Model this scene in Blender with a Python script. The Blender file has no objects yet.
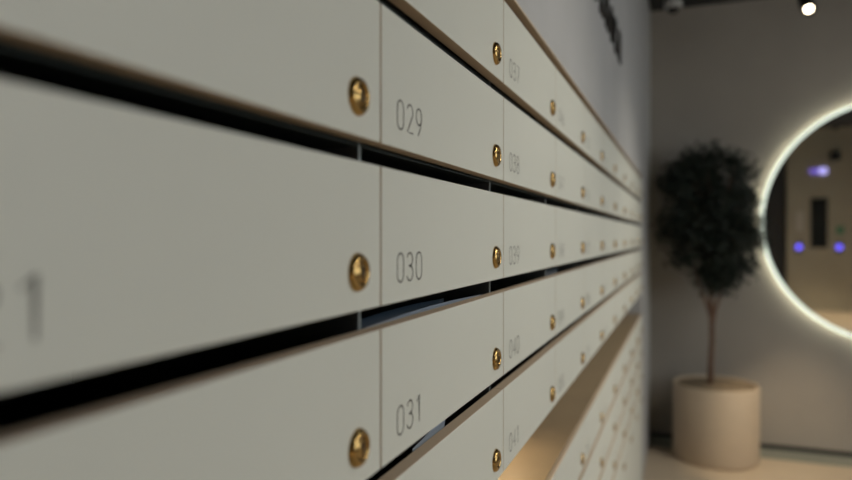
import bpy, bmesh, math, random
from mathutils import Vector, Matrix
random.seed(7)
C = bpy.context.scene.collection
PI = math.pi

# ---------------------------------------------------------------- materials
def mat(name, col, rough=0.5, metal=0.0, noise=0.0, nscale=20, bump=0.0, bscale=60, emit=None, estr=0.0, spec=0.5, coat=0.0):
    m = bpy.data.materials.new(name); m.use_nodes = True
    nt = m.node_tree; b = nt.nodes['Principled BSDF']
    b.inputs['Base Color'].default_value = (*col, 1)
    b.inputs['Roughness'].default_value = rough
    b.inputs['Metallic'].default_value = metal
    b.inputs['Specular IOR Level'].default_value = spec
    b.inputs['Coat Weight'].default_value = coat
    tc = nt.nodes.new('ShaderNodeTexCoord')
    if noise > 0:
        n = nt.nodes.new('ShaderNodeTexNoise'); n.inputs['Scale'].default_value = nscale
        n.inputs['Detail'].default_value = 6
        nt.links.new(tc.outputs['Object'], n.inputs['Vector'])
        r = nt.nodes.new('ShaderNodeValToRGB')
        r.color_ramp.elements[0].position = .3; r.color_ramp.elements[1].position = .7
        r.color_ramp.elements[0].color = (*[c*(1-noise) for c in col], 1)
        r.color_ramp.elements[1].color = (*[min(1, c*(1+noise)) for c in col], 1)
        nt.links.new(n.outputs['Fac'], r.inputs['Fac'])
        nt.links.new(r.outputs['Color'], b.inputs['Base Color'])
    if bump > 0:
        n2 = nt.nodes.new('ShaderNodeTexNoise'); n2.inputs['Scale'].default_value = bscale
        n2.inputs['Detail'].default_value = 4
        nt.links.new(tc.outputs['Object'], n2.inputs['Vector'])
        bp = nt.nodes.new('ShaderNodeBump'); bp.inputs['Strength'].default_value = bump
        bp.inputs['Distance'].default_value = .002
        nt.links.new(n2.outputs['Fac'], bp.inputs['Height'])
        nt.links.new(bp.outputs['Normal'], b.inputs['Normal'])
    if emit:
        b.inputs['Emission Color'].default_value = (*emit, 1)
        b.inputs['Emission Strength'].default_value = estr
    return m

M = dict(
    door=mat('door_laminate', (.622, .627, .562), .48, noise=.012, nscale=6, bump=.04, bscale=900, spec=.35),
    edge=mat('door_edge_band', (.60, .49, .365), .5, spec=.3),
    steel=mat('box_grey_shaded', (.12, .13, .135), .5),  # side walls, darkened below the edge grey for the shade inside
    steel_edge=mat('box_bright_edge', (.30, .335, .33), .4),
    dark=mat('box_interior_shade', (.035, .048, .048), .5),  # blackish, the boxes' inner shade put into the colour
    brass=mat('brass', (.48, .31, .115), .20, metal=1.0, noise=.12, nscale=150),
    hole=mat('keyhole_black', (.01, .01, .01), .6),
    ink=mat('number_ink', (.12, .115, .10), .6),
    wall=mat('grey_plaster', (.40, .40, .40), .8, noise=.05, nscale=3, bump=.15, bscale=60),
    wallb=mat('taupe_plaster', (.35, .32, .28), .85, noise=.07, nscale=2.2, bump=.2, bscale=50),
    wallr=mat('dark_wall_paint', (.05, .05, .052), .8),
    ceil=mat('black_ceiling', (.012, .012, .013), .8),
    floor=mat('beige_stone', (.50, .41, .30), .33, noise=.06, nscale=5, bump=.05, bscale=30),
    shelf=mat('oak_ledge', (.34, .26, .165), .45, noise=.05, nscale=12),
    black=mat('black_metal', (.012, .012, .012), .45),
    blackgloss=mat('black_gloss', (.01, .01, .012), .08),
    white=mat('white_plastic', (.55, .56, .55), .4),
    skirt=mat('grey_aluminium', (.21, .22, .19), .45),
    pot=mat('beige_planter', (.50, .40, .29), .6, noise=.03, nscale=10),
    soil=mat('pebble_top', (.20, .15, .095), .9, noise=.5, nscale=60, bump=1, bscale=70),
    bark=mat('bark', (.15, .085, .055), .85, noise=.3, nscale=40, bump=.8, bscale=90),
    leaf=mat('leaf_green', (.010, .018, .011), .55, noise=.4, nscale=25),
    mirror=mat('mirror_silver', (.74, .76, .76), .02, metal=1.0),
    letter=mat('letter_bronze', (.022, .019, .017), .6),
    liftpanel=mat('beige_cladding', (.46, .42, .32), .5, noise=.04, nscale=3),
    paper=mat('paper_white', (.34, .40, .48), .55),
    paperblue=mat('leaflet_blue', (.035, .06, .09), .35),
    ring=mat('ring_diffuser', (.8, .8, .75), .4, emit=(.80, .93, .79), estr=.95),
    ringled=mat('ring_led', (.8, .8, .75), .4, emit=(.95, .93, .74), estr=17),
    lens=mat('lamp_lens', (.9, .9, .85), .3, emit=(1, .84, .60), estr=14),
    panel_em=mat('fill_diffuser', (.9, .9, .88), .4, emit=(.95, .97, 1.0), estr=2.2),
    dusk=mat('dusk_window_glass', (.5, .55, .6), .2, emit=(.80, .92, 1.0), estr=1.5),
    led=mat('slot_fill_warm', (.9, .8, .6), .4, emit=(1, .78, .50), estr=14),  # glow of the added strips in the slot
    fill_led2=mat('slot_fill_dim', (.9, .8, .6), .4, emit=(1, .62, .36), estr=.15),
    violet=mat('violet_display', (.1, .05, .3), .3, emit=(.30, .20, 1.0), estr=.7),
    violet2=mat('violet_display_bright', (.2, .15, .5), .3, emit=(.50, .45, 1.0), estr=1.6),
    blue=mat('blue_button', (.05, .05, .4), .3, emit=(.14, .10, 1.0), estr=2.6),
    green=mat('green_sticker', (.10, .30, .18), .6),
    notice=mat('paper_notice', (.60, .55, .50), .7),
    glassdark=mat('dark_glass', (.02, .022, .02), .1),
)

# ---------------------------------------------------------------- helpers
def bx(bm, x0, x1, y0, y1, z0, z1, mi=0):
    v = [bm.verts.new(p) for p in ((x0,y0,z0),(x1,y0,z0),(x1,y1,z0),(x0,y1,z0),(x0,y0,z1),(x1,y0,z1),(x1,y1,z1),(x0,y1,z1))]
    fs = []
    for q in ((0,3,2,1),(4,5,6,7),(0,1,5,4),(1,2,6,5),(2,3,7,6),(3,0,4,7)):
        f = bm.faces.new([v[i] for i in q]); f.material_index = mi; fs.append(f)
    return fs

def lathe(bm, prof, n=32, axis='Z', org=(0,0,0), mi=0, smooth=True, cap=True):
    """prof: list of (radius, height)"""
    rings = []
    for r, h in prof:
        ring = []
        for i in range(n):
            a = 2*PI*i/n; c, s = r*math.cos(a), r*math.sin(a)
            p = {'Z': (c, s, h), 'X': (h, c, s), 'Y': (s, h, c)}[axis]
            ring.append(bm.verts.new((p[0]+org[0], p[1]+org[1], p[2]+org[2])))
        rings.append(ring)
    for a, b in zip(rings[:-1], rings[1:]):
        for i in range(n):
            f = bm.faces.new((a[i], a[(i+1)%n], b[(i+1)%n], b[i])); f.material_index = mi; f.smooth = smooth
    if cap:
        f = bm.faces.new(rings[0][::-1]); f.material_index = mi
        f = bm.faces.new(rings[-1]); f.material_index = mi

def tube(bm, pts, rads, n=10, mi=0):
    rings = []
    for k, p in enumerate(pts):
        p = Vector(p)
        d = (Vector(pts[min(k+1, len(pts)-1)]) - Vector(pts[max(k-1, 0)])).normalized()
        u = d.cross(Vector((0.3, 1, 0.1))).normalized(); w = d.cross(u)
        rings.append([bm.verts.new(p + rads[k]*(math.cos(2*PI*i/n)*u + math.sin(2*PI*i/n)*w)) for i in range(n)])
    for a, b in zip(rings[:-1], rings[1:]):
        for i in range(n):
            f = bm.faces.new((a[i], a[(i+1)%n], b[(i+1)%n], b[i])); f.smooth = True; f.material_index = mi
    bm.faces.new(rings[0][::-1]); bm.faces.new(rings[-1])

def obj(name, bm, mats, parent=None, loc=None, bevel=0):
    bmesh.ops.recalc_face_normals(bm, faces=bm.faces)
    me = bpy.data.meshes.new(name); bm.to_mesh(me); bm.free()
    for m in (mats if isinstance(mats, (list, tuple)) else [mats]): me.materials.append(m)
    o = bpy.data.objects.new(name, me); C.objects.link(o)
    if parent: o.parent = parent
    if loc: o.location = loc
    if bevel:
        md = o.modifiers.new('bevel', 'BEVEL'); md.width = bevel; md.segments = 2; md.limit_method = 'ANGLE'
        md.harden_normals = False
    return o

def tag(o, label, cat, group=None):
    o['label'] = label; o['category'] = cat
    if group: o['group'] = group
    return o

def thing(name, label, cat, loc=(0,0,0), rot=(0,0,0), group=None):
    o = bpy.data.objects.new(name, None); C.objects.link(o)
    o.empty_display_size = .05
    o.location = loc; o.rotation_euler = rot
    return tag(o, label, cat, group)

def struct(name, bm, m):
    o = obj(name, bm, m); o['kind'] = 'structure'; return o

B = bmesh.new

# ---------------------------------------------------------------- measures
H = 1.42                 # camera height
W = .3917                 # mailbox column pitch
P = .1324                # row pitch
DH = .1138               # door height
GAP = P - DH
DT = .0145                # door thickness
Y0 = .4899               # seam left of the column holding 029
COLS = range(-3, 9)
YA, YB = Y0 - 3*W, Y0 + 9*W
ZT = [H + .0572 - P*(r-2) for r in range(5)]
ZL = H - .4500           # top edge of the lower doors
ZT += [ZL - P*k for k in range(4)]
DEPTH = .34
CEIL = 3.005; CEIL2 = 3.64
YC = 4.95                # back wall
YR = -4.90               # rear wall, seen in the mirror
XR = 4.6
zTopOpen = ZT[0] + GAP
zBotOpen = ZT[8] - DH - .003

# ---------------------------------------------------------------- room
b = B(); bx(b, -.5, XR+.2, YR-.2, YC+.2, -.12, 0); struct('floor', b, M['floor'])
b = B()
bx(b, -.5, XR+.2, -1.2, YC+.2, CEIL, CEIL+.15)
bx(b, -.5, XR+.2, -1.2, -1.05, CEIL+.15, CEIL2)
bx(b, -.5, XR+.2, YR-.2, -1.05, CEIL2, CEIL2+.15)
struct('ceiling', b, M['ceil'])
b = B()
bx(b, -.48, 0, YA, YB, zTopOpen+.003, CEIL)
bx(b, -.48, -.015, YA, YB, 0, zBotOpen)
bx(b, -.48, 0, YB+.0005, YC, 0, CEIL)
bx(b, -.48, 0, YR, YA-.0005, 0, CEIL2)
bx(b, -.48, -.37, YA, YB, zBotOpen, zTopOpen+.003)
struct('wall_left', b, M['wall'])
b = B(); bx(b, -.48, XR, YC, YC+.15, 0, CEIL); struct('wall_back', b, M['wallb'])
b = B(); bx(b, XR, XR+.15, YR, YC, 0, CEIL2); struct('wall_right', b, M['wallb'])
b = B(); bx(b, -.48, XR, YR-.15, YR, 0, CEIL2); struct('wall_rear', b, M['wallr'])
b = B(); bx(b, -.0145, 0, YA+.001, YB-.001, .002, zBotOpen-.002); struct('trim_4', b, M['door'])
b = B(); bx(b, -.36, 0, YA, YB, zTopOpen, zTopOpen+.0028); struct('trim_1', b, M['edge'])
b = B()
bx(b, .002, XR, YC-.012, YC, 0.001, .012)
struct('baseboard_back', b, M['skirt'])
b = B(); bx(b, .002, XR, YC-.006, YC, .0125, .038); struct('trim_2', b, M['black'])
b = B(); bx(b, .002, XR, YC-.20, YC-.0125, 0.0004, .002); struct('floor_reflection', b, M['skirt'])  # grey strip laid on the floor for the wall's reflection

# ---------------------------------------------------------------- mailboxes
def ribbon(bm, pts, w, x, closed=False):
    n = len(pts); P2 = [Vector(p) for p in pts]; L = []; R = []
    for i in range(n):
        if closed: a, c = P2[i-1], P2[(i+1) % n]
        else: a, c = P2[max(i-1, 0)], P2[min(i+1, n-1)]
        d = (c-a).normalized(); nn = Vector((-d.y, d.x)) * w/2
        if 0 < i < n-1 or closed:
            d1 = (P2[i]-P2[i-1]).normalized(); k = max(.5, abs(Vector((-d1.y, d1.x)).dot(nn.normalized()))); nn /= k
        L.append(bm.verts.new((x, P2[i].x+nn.x, P2[i].y+nn.y))); R.append(bm.verts.new((x, P2[i].x-nn.x, P2[i].y-nn.y)))
    for i in range(n if closed else n-1):
        j = (i+1) % n; bm.faces.new((L[i], L[j], R[j], R[i]))

def arc(cx, cy, rx, ry, a0, a1, n=10):
    return [(cx+rx*math.cos(math.radians(a0+(a1-a0)*i/n)), cy+ry*math.sin(math.radians(a0+(a1-a0)*i/n))) for i in range(n+1)]
# digits in a cell 0.62 wide, 1 high: list of (points, closed)
DG = {
 '0': [(arc(.31,.72,.27,.28,0,180)+arc(.31,.28,.27,.28,180,360), True)],
 '1': [([(.10,.80),(.34,1.0),(.34,0)], False)],
 '2': [(arc(.31,.74,.26,.26,165,-25,10)+[(.06,0),(.60,0)], False)],
 '3': [(arc(.29,.76,.25,.24,160,-80,9)+arc(.29,.27,.28,.27,80,-160,10), False), ([(.20,.53),(.34,.53)], False)],
 '4': [([(.46,0),(.46,1),(.04,.30),(.62,.30)], False)],
 '5': [([(.54,1),(.14,1),(.10,.56)]+arc(.30,.32,.27,.32,120,-155,11), False)],
 '6': [(arc(.31,.30,.27,.30,0,360,18)[:-1], True), ([(.05,.36),(.16,.70),(.40,1)], False)],
 '7': [([(.04,1),(.58,1),(.22,0)], False)],
 '8': [(arc(.31,.77,.22,.23,0,360,16)[:-1], True), (arc(.31,.27,.27,.27,0,360,18)[:-1], True)],
 '9': [(arc(.31,.70,.27,.30,0,360,18)[:-1], True), ([(.57,.64),(.46,.30),(.22,0)], False)],
}
def number_bm(text, y, z, h, x):
    bm = B(); pen = y
    for ch in text:
        for pts, cl in DG[ch]:
            ribbon(bm, [(pen+px*h*1.02, z+pz*h) for px, pz in pts], .0017, x, cl)
        pen += h*(.86 if ch != '1' else .72)
    return bm

# local frame of a mailbox: origin at the left lower front corner of its door, +X out of the wall
def body_bm(top):
    bm = B(); y0, y1 = .0004, W-.0004; z0, z1 = .0004, top-.0004; t = .0019; xf, xb = -.0195, -DEPTH
    for a, c, d, e in ((y0, y0+t, z0, z1), (y1-t, y1, z0, z1), (y0+t, y1-t, z0, z0+.0015), (y0+t, y1-t, z1-.0015, z1)):
        fs = bx(bm, xb, xf, a, c, d, e, 0)
        for f in fs:
            cen = f.calc_center_median()
            if abs(cen.x-xf) < 1e-5: f.material_index = 1
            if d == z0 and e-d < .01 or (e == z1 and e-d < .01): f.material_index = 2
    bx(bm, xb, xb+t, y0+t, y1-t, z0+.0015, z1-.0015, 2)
    return bm
def door_bm():
    bm = B(); g = .00125
    fs = bx(bm, -DT, 0, g, W-g, 0, DH, 0)
    for f in fs:
        if abs(f.normal.x) < .5: f.normal_update()
        c = f.calc_center_median()
        if abs(c.x+DT/2) < 1e-4: f.material_index = 1
    return bm
def lock_bm():
    bm = B(); R = .0148
    lathe(bm, [(R, 0), (R, .0012), (R-.0010, .0030), (R-.0022, .0044), (R-.0040, .0052), (R-.0056, .0050), (R-.0064, .0034), (R-.0066, .0016)], 40, 'X', mi=0, cap=False)
    lathe(bm, [(R-.0066, .0016), (R-.0070, .0036), (R-.0078, .0042), (R-.0110, .0050), (.0008, .0053)], 40, 'X', mi=0, cap=True)
    # keyway and its index notch, set on the plug
    bx(bm, .0052, .00545, -.0009, .0009, -.0046, .0046, 1)
    bx(bm, .0052, .00545, .0009, .0021, -.0016, .0008, 1)
    return bm

ORD = ['first', 'second', 'third', 'fourth', 'fifth', 'sixth', 'seventh', 'eighth', 'ninth', 'tenth']
ROWN = ['top row', 'second row from the top', 'middle row of the upper five', 'fourth row from the top', 'row just above the open ledge',
        'row just below the open ledge', 'second row below the ledge', 'third row below the ledge', 'bottom row']
LOCKY, LOCKZ = W*(1-.107), DH - .0842
first = {}
for c in COLS:
    for r in range(9):
        n = 28 + 9*c + r
        col = ('in %s column from the left edge' % ORD[c+1]) if c >= -1 else ('in %s column, behind the camera' % ['first', 'second'][c+3])
        lab = 'light grey mailbox with brass lock numbered %03d, %s, %s' % (n, ROWN[r], col)
        lab = lab.replace('middle row of the upper five', 'middle upper row').replace('row just above the open ledge', 'row above ledge').replace('row just below the open ledge', 'row below ledge').replace('second row from the top', 'second row').replace('fourth row from the top', 'fourth row').replace('row below the ledge', 'lower row')
        lab = lab.replace(' from the left edge', ' from left').replace(', in ', ', ').replace('light grey mailbox with brass lock numbered', 'grey mailbox with brass lock numbered')
        z = ZT[r] - DH
        root = thing('mailbox', lab, 'mailbox', (0, Y0 + c*W, z), group='wall mailboxes')
        top = DH if r == 5 else P
        key = 'low' if r == 5 else 'std'
        if key not in first:
            bo = obj('body', body_bm(top), [M['steel'], M['steel_edge'], M['dark']], root)
            if not first.get('door'):
                do = obj('door', door_bm(), [M['door'], M['edge']], root, bevel=.0008)
                lo = obj('lock', lock_bm(), [M['brass'], M['hole']], do, loc=(0, LOCKY, LOCKZ)); lo['label'] = 'round brass lock'
                first['door'] = do; first['lock'] = lo
            else:
                do = first['door'].copy(); C.objects.link(do); do.parent = root
                lo = first['lock'].copy(); C.objects.link(lo); lo.parent = do
            first[key] = bo
        else:
            bo = first[key].copy(); C.objects.link(bo); bo.parent = root
            do = first['door'].copy(); C.objects.link(do); do.parent = root
            lo = first['lock'].copy(); C.objects.link(lo); lo.parent = do
        nm = obj('number', number_bm('%03d' % n, W*.080, LOCKZ-.0125, .0250, .00025), M['ink'], do)
        nm['label'] = 'thin dark grey number %03d' % n

# ledge (open slot between the two banks of boxes)
lz = ZL
t = thing('ledge', 'long tan ledge in the open slot between upper and lower mailboxes', 'ledge', (0, YA, lz))
b = B(); bx(b, -DEPTH, -.007, .001, YB-YA-.001, .0006, .0060); obj('shelf_board', b, M['shelf'], t)
b = B(); bx(b, -DEPTH-.02, -DEPTH-.001, .001, YB-YA-.001, .0006, ZT[4]-DH-lz); obj('back_panel', b, M['edge'], t)
zz = ZT[4]-DH  # strip lights added unseen under the boxes to brighten the ledge
t = thing('slot_fill', 'added warm strip light under the upper mailboxes at near end of ledge', 'light', (-.10, -.24, zz))
b = B(); bx(b, -.014, .014, 0, 1.64, -.006, -.0005); obj('housing', b, M['black'], t)
b = B(); bx(b, -.010, .010, .01, 1.63, -.0075, -.006); obj('diffuser', b, M['led'], t)
t = thing('slot_fill', 'added dimmer warm strip light under the upper mailboxes further along ledge', 'light', (-.10, 1.42, zz))
b = B(); bx(b, -.014, .014, 0, .76, -.006, -.0005); obj('housing', b, M['black'], t)
b = B(); bx(b, -.010, .010, .01, .75, -.0075, -.006); obj('diffuser', b, M['fill_led2'], t)

# paper in the slots
def sheet(name, label, cat, pts, y0, y1, m, n=14, sag=0.0, tilt=0.0, thick=.0005, grp=None):
    """strip of paper: profile pts (x, z) extruded along y, its far end sagging"""
    bm = B(); rows = []
    for i in range(n+1):
        u = i/n; y = y0+(y1-y0)*u; dz = sag*math.sin(PI*u) + tilt*(u-1)*(1)
        rows.append([bm.verts.new((x, y, z+(dz if k == len(pts)-1 else 0))) for k, (x, z) in enumerate(pts)])
    for a, c in zip(rows[:-1], rows[1:]):
        for i in range(len(pts)-1):
            f = bm.faces.new((a[i], a[i+1], c[i+1], c[i])); f.smooth = True
    o = obj(name, bm, m); md = o.modifiers.new('thickness', 'SOLIDIFY'); md.thickness = thick
    return tag(o, label, cat, grp)
z3 = ZT[3]; zb3 = z3-DH
sheet('envelope', 'pale blue envelope edge standing inside the slot above mailbox 031', 'envelope',
      [(-.0255, zb3+.003), (-.0250, z3-.02), (-.0235, z3-.0022)], Y0+.020, Y0+.36, M['paper'], sag=.0032)
sheet('leaflet', 'dark blue leaflet standing behind the envelope in mailbox 031', 'leaflet',
      [(-.034, zb3+.003), (-.0335, z3-.02), (-.0325, z3+.0030)], Y0+.012, Y0+.24, M['paperblue'], sag=.002)
z4 = ZT[4]; zb4 = z4-DH
sheet('envelope', 'pale blue envelope corner showing in the slot above mailbox 032', 'envelope',
      [(-.0235, zb4+.003), (-.0228, z4-.02), (-.0222, z4+.0045)], Y0+.120, Y0+.215, M['paper'], tilt=.008)
sheet('leaflet', 'blue leaflet showing in the slot above mailbox 049, beyond mailbox 040', 'leaflet',
      [(-.027, zb3+.003), (-.0265, z3-.02), (-.0255, z3+.0090)], Y0+2*W-.0+.006, Y0+2*W+.16, M['paperblue'])

# ---------------------------------------------------------------- wall lettering (out of focus)
def stroke3d(bm, pts, w, x0, x1):
    for (a, c) in zip(pts[:-1], pts[1:]):
        A = Vector(a); D = Vector(c)-A; L = D.length; d = D/L; nn = Vector((-d.y, d.x))*w/2
        A2 = A - d*w/2; E = Vector(c)+d*w/2
        q = [A2+nn, A2-nn, E-nn, E+nn]
        v = [bm.verts.new((x0, p.x, p.y)) for p in q] + [bm.verts.new((x1, p.x, p.y)) for p in q]
        for f in ((0,1,2,3),(4,5,6,7),(0,1,5,4),(1,2,6,5),(2,3,7,6),(3,0,4,7)): bm.faces.new([v[i] for i in f])
oval = arc(.31, .5, .29, .5, 0, 360, 12)
GL = [[[(0,0),(0,1),(.6,1),(.6,0)]], [oval], [[(0,1),(0,.5),(.6,.5)],[(.6,1),(.6,0)]], [[(0,1),(.7,1)],[(.35,1),(.35,0)]],
      [[(0,0),(.3,1),(.6,0)],[(.12,.38),(.48,.38)]], [[(0,0),(0,1)],[(0,.5),(.6,.5)],[(.6,0),(.6,1)]], [oval], [[(0,0),(0,1)],[(0,.5),(.5,1)],[(0,.5),(.5,0)]],
      [[(0,0),(0,1),(.6,0),(.6,1)]]]
t = thing('wall_lettering', 'row of blurred dark raised letters on grey wall above mailboxes', 'sign', (0.0, 1.40, H+.650))
for i, g in enumerate(GL):
    bm = B()
    for pl in g: stroke3d(bm, [(i*.140+px*.095, pz*.098) for px, pz in pl], .016, .0005, .007)
    obj('letter', bm, M['letter'], t)

# ---------------------------------------------------------------- round backlit mirror
MR, MX, MZ = .762, 1.477, 1.518
t = thing('round_mirror', 'large round mirror with glowing rim on taupe wall beside the tree', 'mirror', (MX, YC, MZ))
b = B(); lathe(b, [(MR-.10, 0), (MR-.10, -.030)], 96, 'Y'); obj('backing', b, M['black'], t)
b = B(); lathe(b, [(MR-.002, -.0305), (MR, -.033), (MR-.002, -.036)], 128, 'Y'); obj('mirror_glass', b, M['mirror'], t)
b = B()   # luminous rim standing behind the edge of the glass
lathe(b, [(MR-.03, -.024), (MR+.018, -.024), (MR+.022, -.026), (MR+.022, -.032), (MR+.018, -.035), (MR+.004, -.035), (MR-.03, -.030), (MR-.03, -.024)], 128, 'Y', cap=False)
obj('light_ring', b, M['ring'], t)
b = B(); lathe(b, [(MR-.03, -.008), (MR-.012, -.008), (MR-.008, -.012), (MR-.008, -.020), (MR-.03, -.020), (MR-.03, -.008)], 128, 'Y', cap=False)
obj('led_strip', b, M['ringled'], t)

# ---------------------------------------------------------------- potted tree
PX, PY, PR, PH = .413, 4.64, .256, .482
t = thing('potted_tree', 'dark green ball-crowned tree in a beige round planter in the corner', 'potted tree', (PX, PY, 0))
b = B(); lathe(b, [(PR-.02, .001), (PR-.006, .006), (PR, .02), (PR, PH-.012), (PR-.004, PH-.002), (PR-.010, PH), (PR-.020, PH-.003), (PR-.022, PH-.012), (PR-.03, PH-.03)], 64); obj('planter', b, M['pot'], t)
b = B(); lathe(b, [(PR-.031, PH-.09), (PR-.024, PH-.014), (PR*.6, PH-.008), (.02, PH-.004)], 48); obj('soil', b, M['soil'], t)
b = B()
tube(b, [(-.03, 0, PH-.04), (-.028, 0, PH+.10), (-.020, .005, PH+.28), (-.022, 0, PH+.45), (-.03, 0, PH+.60), (-.02, 0, PH+.95)], [.021, .017, .0155, .016, .014, .006], 12)
tube(b, [(-.021, 0, PH+.36), (.0, .01, PH+.48), (.06, .03, PH+.66), (.12, .04, PH+.85)], [.013, .011, .009, .004], 8)
tube(b, [(-.022, 0, PH+.40), (-.05, .0, PH+.50), (-.11, -.02, PH+.66), (-.16, -.03, PH+.85)], [.013, .011, .009, .004], 8)
obj('trunk', b, M['bark'], t)
# crown: leaves grown around twig tips
b = B(); rnd = random.Random(3)
CZ = 1.548
lobes = []
for i in range(190):
    while True:
        p = Vector((rnd.uniform(-1,1), rnd.uniform(-1,1), rnd.uniform(-1,1)))
        if .3 < p.length < 1: break
    w = 1.0 if p.z > -.2 else 1.0 + .30*(p.z+.2)
    lobes.append(Vector((max(-.345, p.x*.325*w - .035 - .07*min(0, p.z)), p.y*.245*w - .02, p.z*.455)))
for L in lobes:
    tw = [L*.2, L*.6 + Vector((rnd.uniform(-.02,.02), rnd.uniform(-.02,.02), 0)), L]
    for k in range(75):
        q = L + Vector((rnd.gauss(0,.034), rnd.gauss(0,.034), rnd.gauss(0,.036)))
        if PY+q.y > YC-.03 or PX+q.x < .05: continue
        d = Vector((rnd.gauss(0,1), rnd.gauss(0,1), rnd.gauss(-.1,.8))).normalized()
        s = d.cross(Vector((rnd.gauss(0,1), rnd.gauss(0,1), rnd.gauss(0,1)))).normalized()
        u = d.cross(s); ln = rnd.uniform(.022, .042); wd = ln*.26
        q = q + Vector((0,0,CZ))
        v = [b.verts.new(q), b.verts.new(q+d*ln*.5+s*wd+u*wd*.3), b.verts.new(q+d*ln), b.verts.new(q+d*ln*.5-s*wd+u*wd*.3), b.verts.new(q+d*ln*.5)]
        b.faces.new((v[0], v[1], v[4])); b.faces.new((v[1], v[2], v[4])); b.faces.new((v[2], v[3], v[4])); b.faces.new((v[3], v[0], v[4]))
me = bpy.data.meshes.new('foliage'); b.to_mesh(me); b.free(); me.materials.append(M['leaf'])
o = bpy.data.objects.new('foliage', me); C.objects.link(o); o.parent = t
b = B()
for L in lobes[:70]:
    tube(b, [Vector((-.02, 0, CZ-.25)) + L*.1, Vector((0,0,CZ-.06)) + L*.5, Vector((0,0,CZ))+L], [.006, .004, .0015], 5)
obj('branches', b, M['bark'], t)

# ---------------------------------------------------------------- ceiling things
t = thing('security_camera', 'small white dome security camera under the black ceiling in corner', 'security camera', (.157, 4.60, CEIL))
b = B(); lathe(b, [(.030, -.001), (.032, -.008), (.020, -.020), (.018, -.05)], 32); obj('mount', b, M['white'], t)
b = B(); lathe(b, [(.018, -.045), (.046, -.055), (.056, -.075), (.056, -.098), (.048, -.108)], 32); obj('housing', b, M['white'], t)
b = B(); lathe(b, [(.040, -.1085), (.037, -.122), (.026, -.136), (.010, -.143), (.001, -.144)], 32); obj('dome', b, M['blackgloss'], t)

def spotlight(x, y, drop, rx, rz, label, power, spread, col=(1,.80,.55), z=CEIL, blend=.6):
    t = thing('spotlight', label, 'spotlight', (x, y, z), group='ceiling spotlights')
    b = B(); lathe(b, [(.030, -.001), (.030, -.022), (.008, -.024), (.008, -drop)], 24); obj('stem', b, M['black'], t)
    hd = B(); lathe(hd, [(.020, .055), (.033, .05), (.036, .04), (.036, -.075), (.032, -.078), (.030, -.055), (.028, -.05)], 32)
    h = obj('head', hd, M['black'], t, loc=(0, 0, -drop-.03)); h.rotation_euler = (rx, 0, rz)
    ln = B(); lathe(ln, [(.0205, -.060), (.018, -.066), (.001, -.070)], 32); obj('lens', ln, M['lens'], h)
    l = bpy.data.lights.new('spot_beam', 'SPOT'); l.energy = power; l.spot_size = spread; l.spot_blend = blend; l.color = col; l.shadow_soft_size = .03
    lo = bpy.data.objects.new('spot_beam', l); C.objects.link(lo)
    d = Matrix.Rotation(rz, 3, 'Z') @ Matrix.Rotation(rx, 3, 'X') @ Vector((0, 0, -1))
    lo.location = Vector((x, y, z-drop-.03)) + d*.088
    lo.rotation_euler = (rx, 0, rz)
    return t
spotlight(.835, 4.08, .30, math.radians(-42), math.radians(8), 'black ceiling spotlight with glowing lens in front of taupe wall', 14, math.radians(60))
spotlight(1.35, 3.75, .30, math.radians(20), math.radians(30), 'black ceiling spotlight aimed at the floor by the planter, out of frame', 145, math.radians(30))
# spotlights outside the frame, the two mailbox ones added to brighten the doors
spotlight(1.60, 1.35, .12, math.radians(38), math.radians(90), 'added black ceiling spotlight aimed at the mailboxes, out of frame', 52, math.radians(66), col=(1, .93, .80), blend=1.0)
spotlight(1.60, 3.05, .12, math.radians(29), math.radians(90), 'added black ceiling spotlight aimed at the far mailboxes, out of frame', 92, math.radians(80), col=(1, .93, .80), blend=1.0)
spotlight(2.6, -3.2, .30, math.radians(5), 0, 'black ceiling spotlight over the rear floor by lift panel', 520, math.radians(75), z=CEIL2)

def fill_panel(x, y, z, w, l, m, power, col, label):  # added panel, put in for soft even light on the doors
    t = thing('fill_lamp', label, 'ceiling lamp', (x, y, z))
    b = B(); bx(b, -w/2-.01, w/2+.01, -l/2-.01, l/2+.01, -.05, -.001); obj('frame', b, M['black'], t)
    b = B(); bx(b, -w/2, w/2, -l/2, l/2, -.054, -.0505); obj('diffuser', b, m, t)
    ld = bpy.data.lights.new('fill_light', 'AREA'); ld.shape = 'RECTANGLE'; ld.size = w; ld.size_y = l; ld.energy = power; ld.color = col
    lo = bpy.data.objects.new('fill_light', ld); C.objects.link(lo); lo.location = (x, y, z-.056)
    return t
fill_panel(2.75, 1.2, CEIL, .5, 3.6, M['panel_em'], 24, (.98, .98, .96), 'added long fill lamp over the middle of the room, out of frame')

# window in the right wall (outside the frame): soft cool evening light
b = B()
for q in ((-.6,-.54,1.0,2.5),(2.94,3.0,1.0,2.5),(1.17,1.23,1.0,2.5),(-.6,3.0,2.44,2.5),(-.6,3.0,1.0,1.06)): bx(b, XR-.05, XR-.002, q[0], q[1], q[2], q[3])
wf = struct('window_1', b, M['black'])
b = B(); bx(b, XR-.02, XR-.010, -.54, 2.94, 1.06, 2.44); obj('pane', b, M['dusk'], wf)
ld = bpy.data.lights.new('window_light', 'AREA'); ld.shape = 'RECTANGLE'; ld.size = 1.36; ld.size_y = 3.4; ld.energy = 26; ld.color = (.97, .99, .97)
lo = bpy.data.objects.new('window_light', ld); C.objects.link(lo); lo.location = (XR-.06, 1.2, 1.75); lo.rotation_euler = (0, math.radians(90), 0)

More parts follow.
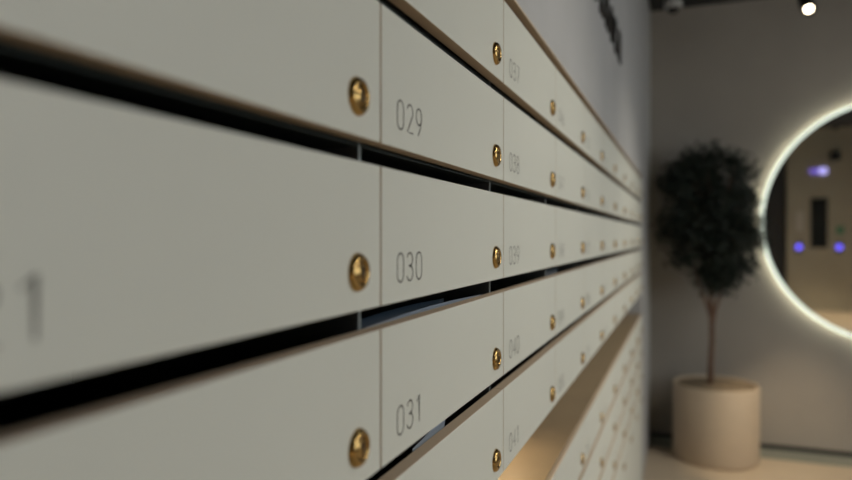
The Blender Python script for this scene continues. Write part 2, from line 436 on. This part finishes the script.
# ---------------------------------------------------------------- what the mirror shows: lift wall at the rear
t = thing('lift_entrance', 'beige clad entrance panel with dark window seen reflected in round mirror', 'entrance', (2.9, YR, 0))
b = B(); bx(b, -.82, .95, .001, .10, .001, 3.50); obj('cladding', b, M['liftpanel'], t)
b = B(); bx(b, -.42, -.13, .1005, .112, 1.20, 2.16); obj('window', b, M['glassdark'], t)
d = B(); bx(d, -.43, -.28, .1005, .125, 2.63, 2.72); o1 = obj('display', d, M['violet'], t); o1['label'] = 'violet lit display'
d = B(); bx(d, -.278, -.15, .1005, .125, 2.62, 2.73); o1 = obj('display', d, M['violet2'], t); o1['label'] = 'bright violet lit display'
for x in (-.615, .06):
    d = B(); bx(d, x-.06, x+.06, .1005, .110, 1.10, 1.34); pl = obj('button_plate', d, M['skirt'], t)
    d = B(); lathe(d, [(.05, .1105), (.05, .118), (.035, .122)], 24, 'Y', org=(x, 0, 1.217)); obj('button', d, M['blue'], pl)
d = B(); bx(d, -.66, -.54, .1005, .103, 1.53, 1.90); obj('notice', d, M['notice'], t)
d = B(); bx(d, .01, .14, .1005, .103, 1.46, 1.62); obj('sticker', d, M['green'], t)
t2 = thing('wall_speaker', 'small dark box fixed high on beige panel in the mirror', 'speaker', (2.877, YR+.101, 2.86))
b = B(); bx(b, -.08, .08, 0.0005, .11, 0, .17); obj('box', b, M['black'], t2, bevel=.01)
b = B(); lathe(b, [(.05, .1105), (.045, .116), (.01, .114)], 24, 'Y', org=(0, 0, .085)); obj('grille', b, M['glassdark'], t2)

# ---------------------------------------------------------------- world, camera, view
w = bpy.data.worlds.new('World'); bpy.context.scene.world = w; w.use_nodes = True
w.node_tree.nodes['Background'].inputs['Color'].default_value = (.5, .55, .6, 1)
w.node_tree.nodes['Background'].inputs['Strength'].default_value = .05

FPX = 665.0
cd = bpy.data.cameras.new('camera'); cam = bpy.data.objects.new('camera', cd); C.objects.link(cam)
cd.sensor_width = 36; cd.lens = FPX/852*36; cd.clip_start = .01; cd.clip_end = 60
cam.location = (.23, 0, H)
cam.rotation_euler = (math.radians(90)-math.atan(3.5/FPX), 0, math.atan(259.0/FPX))
cd.dof.use_dof = True; cd.dof.focus_distance = .76; cd.dof.aperture_fstop = 2.7
bpy.context.scene.camera = cam
sc = bpy.context.scene
vs = sc.view_settings
vs.view_transform = 'Standard'; vs.look = 'None'; vs.gamma = 1; vs.use_curve_mapping = False; vs.exposure = 0
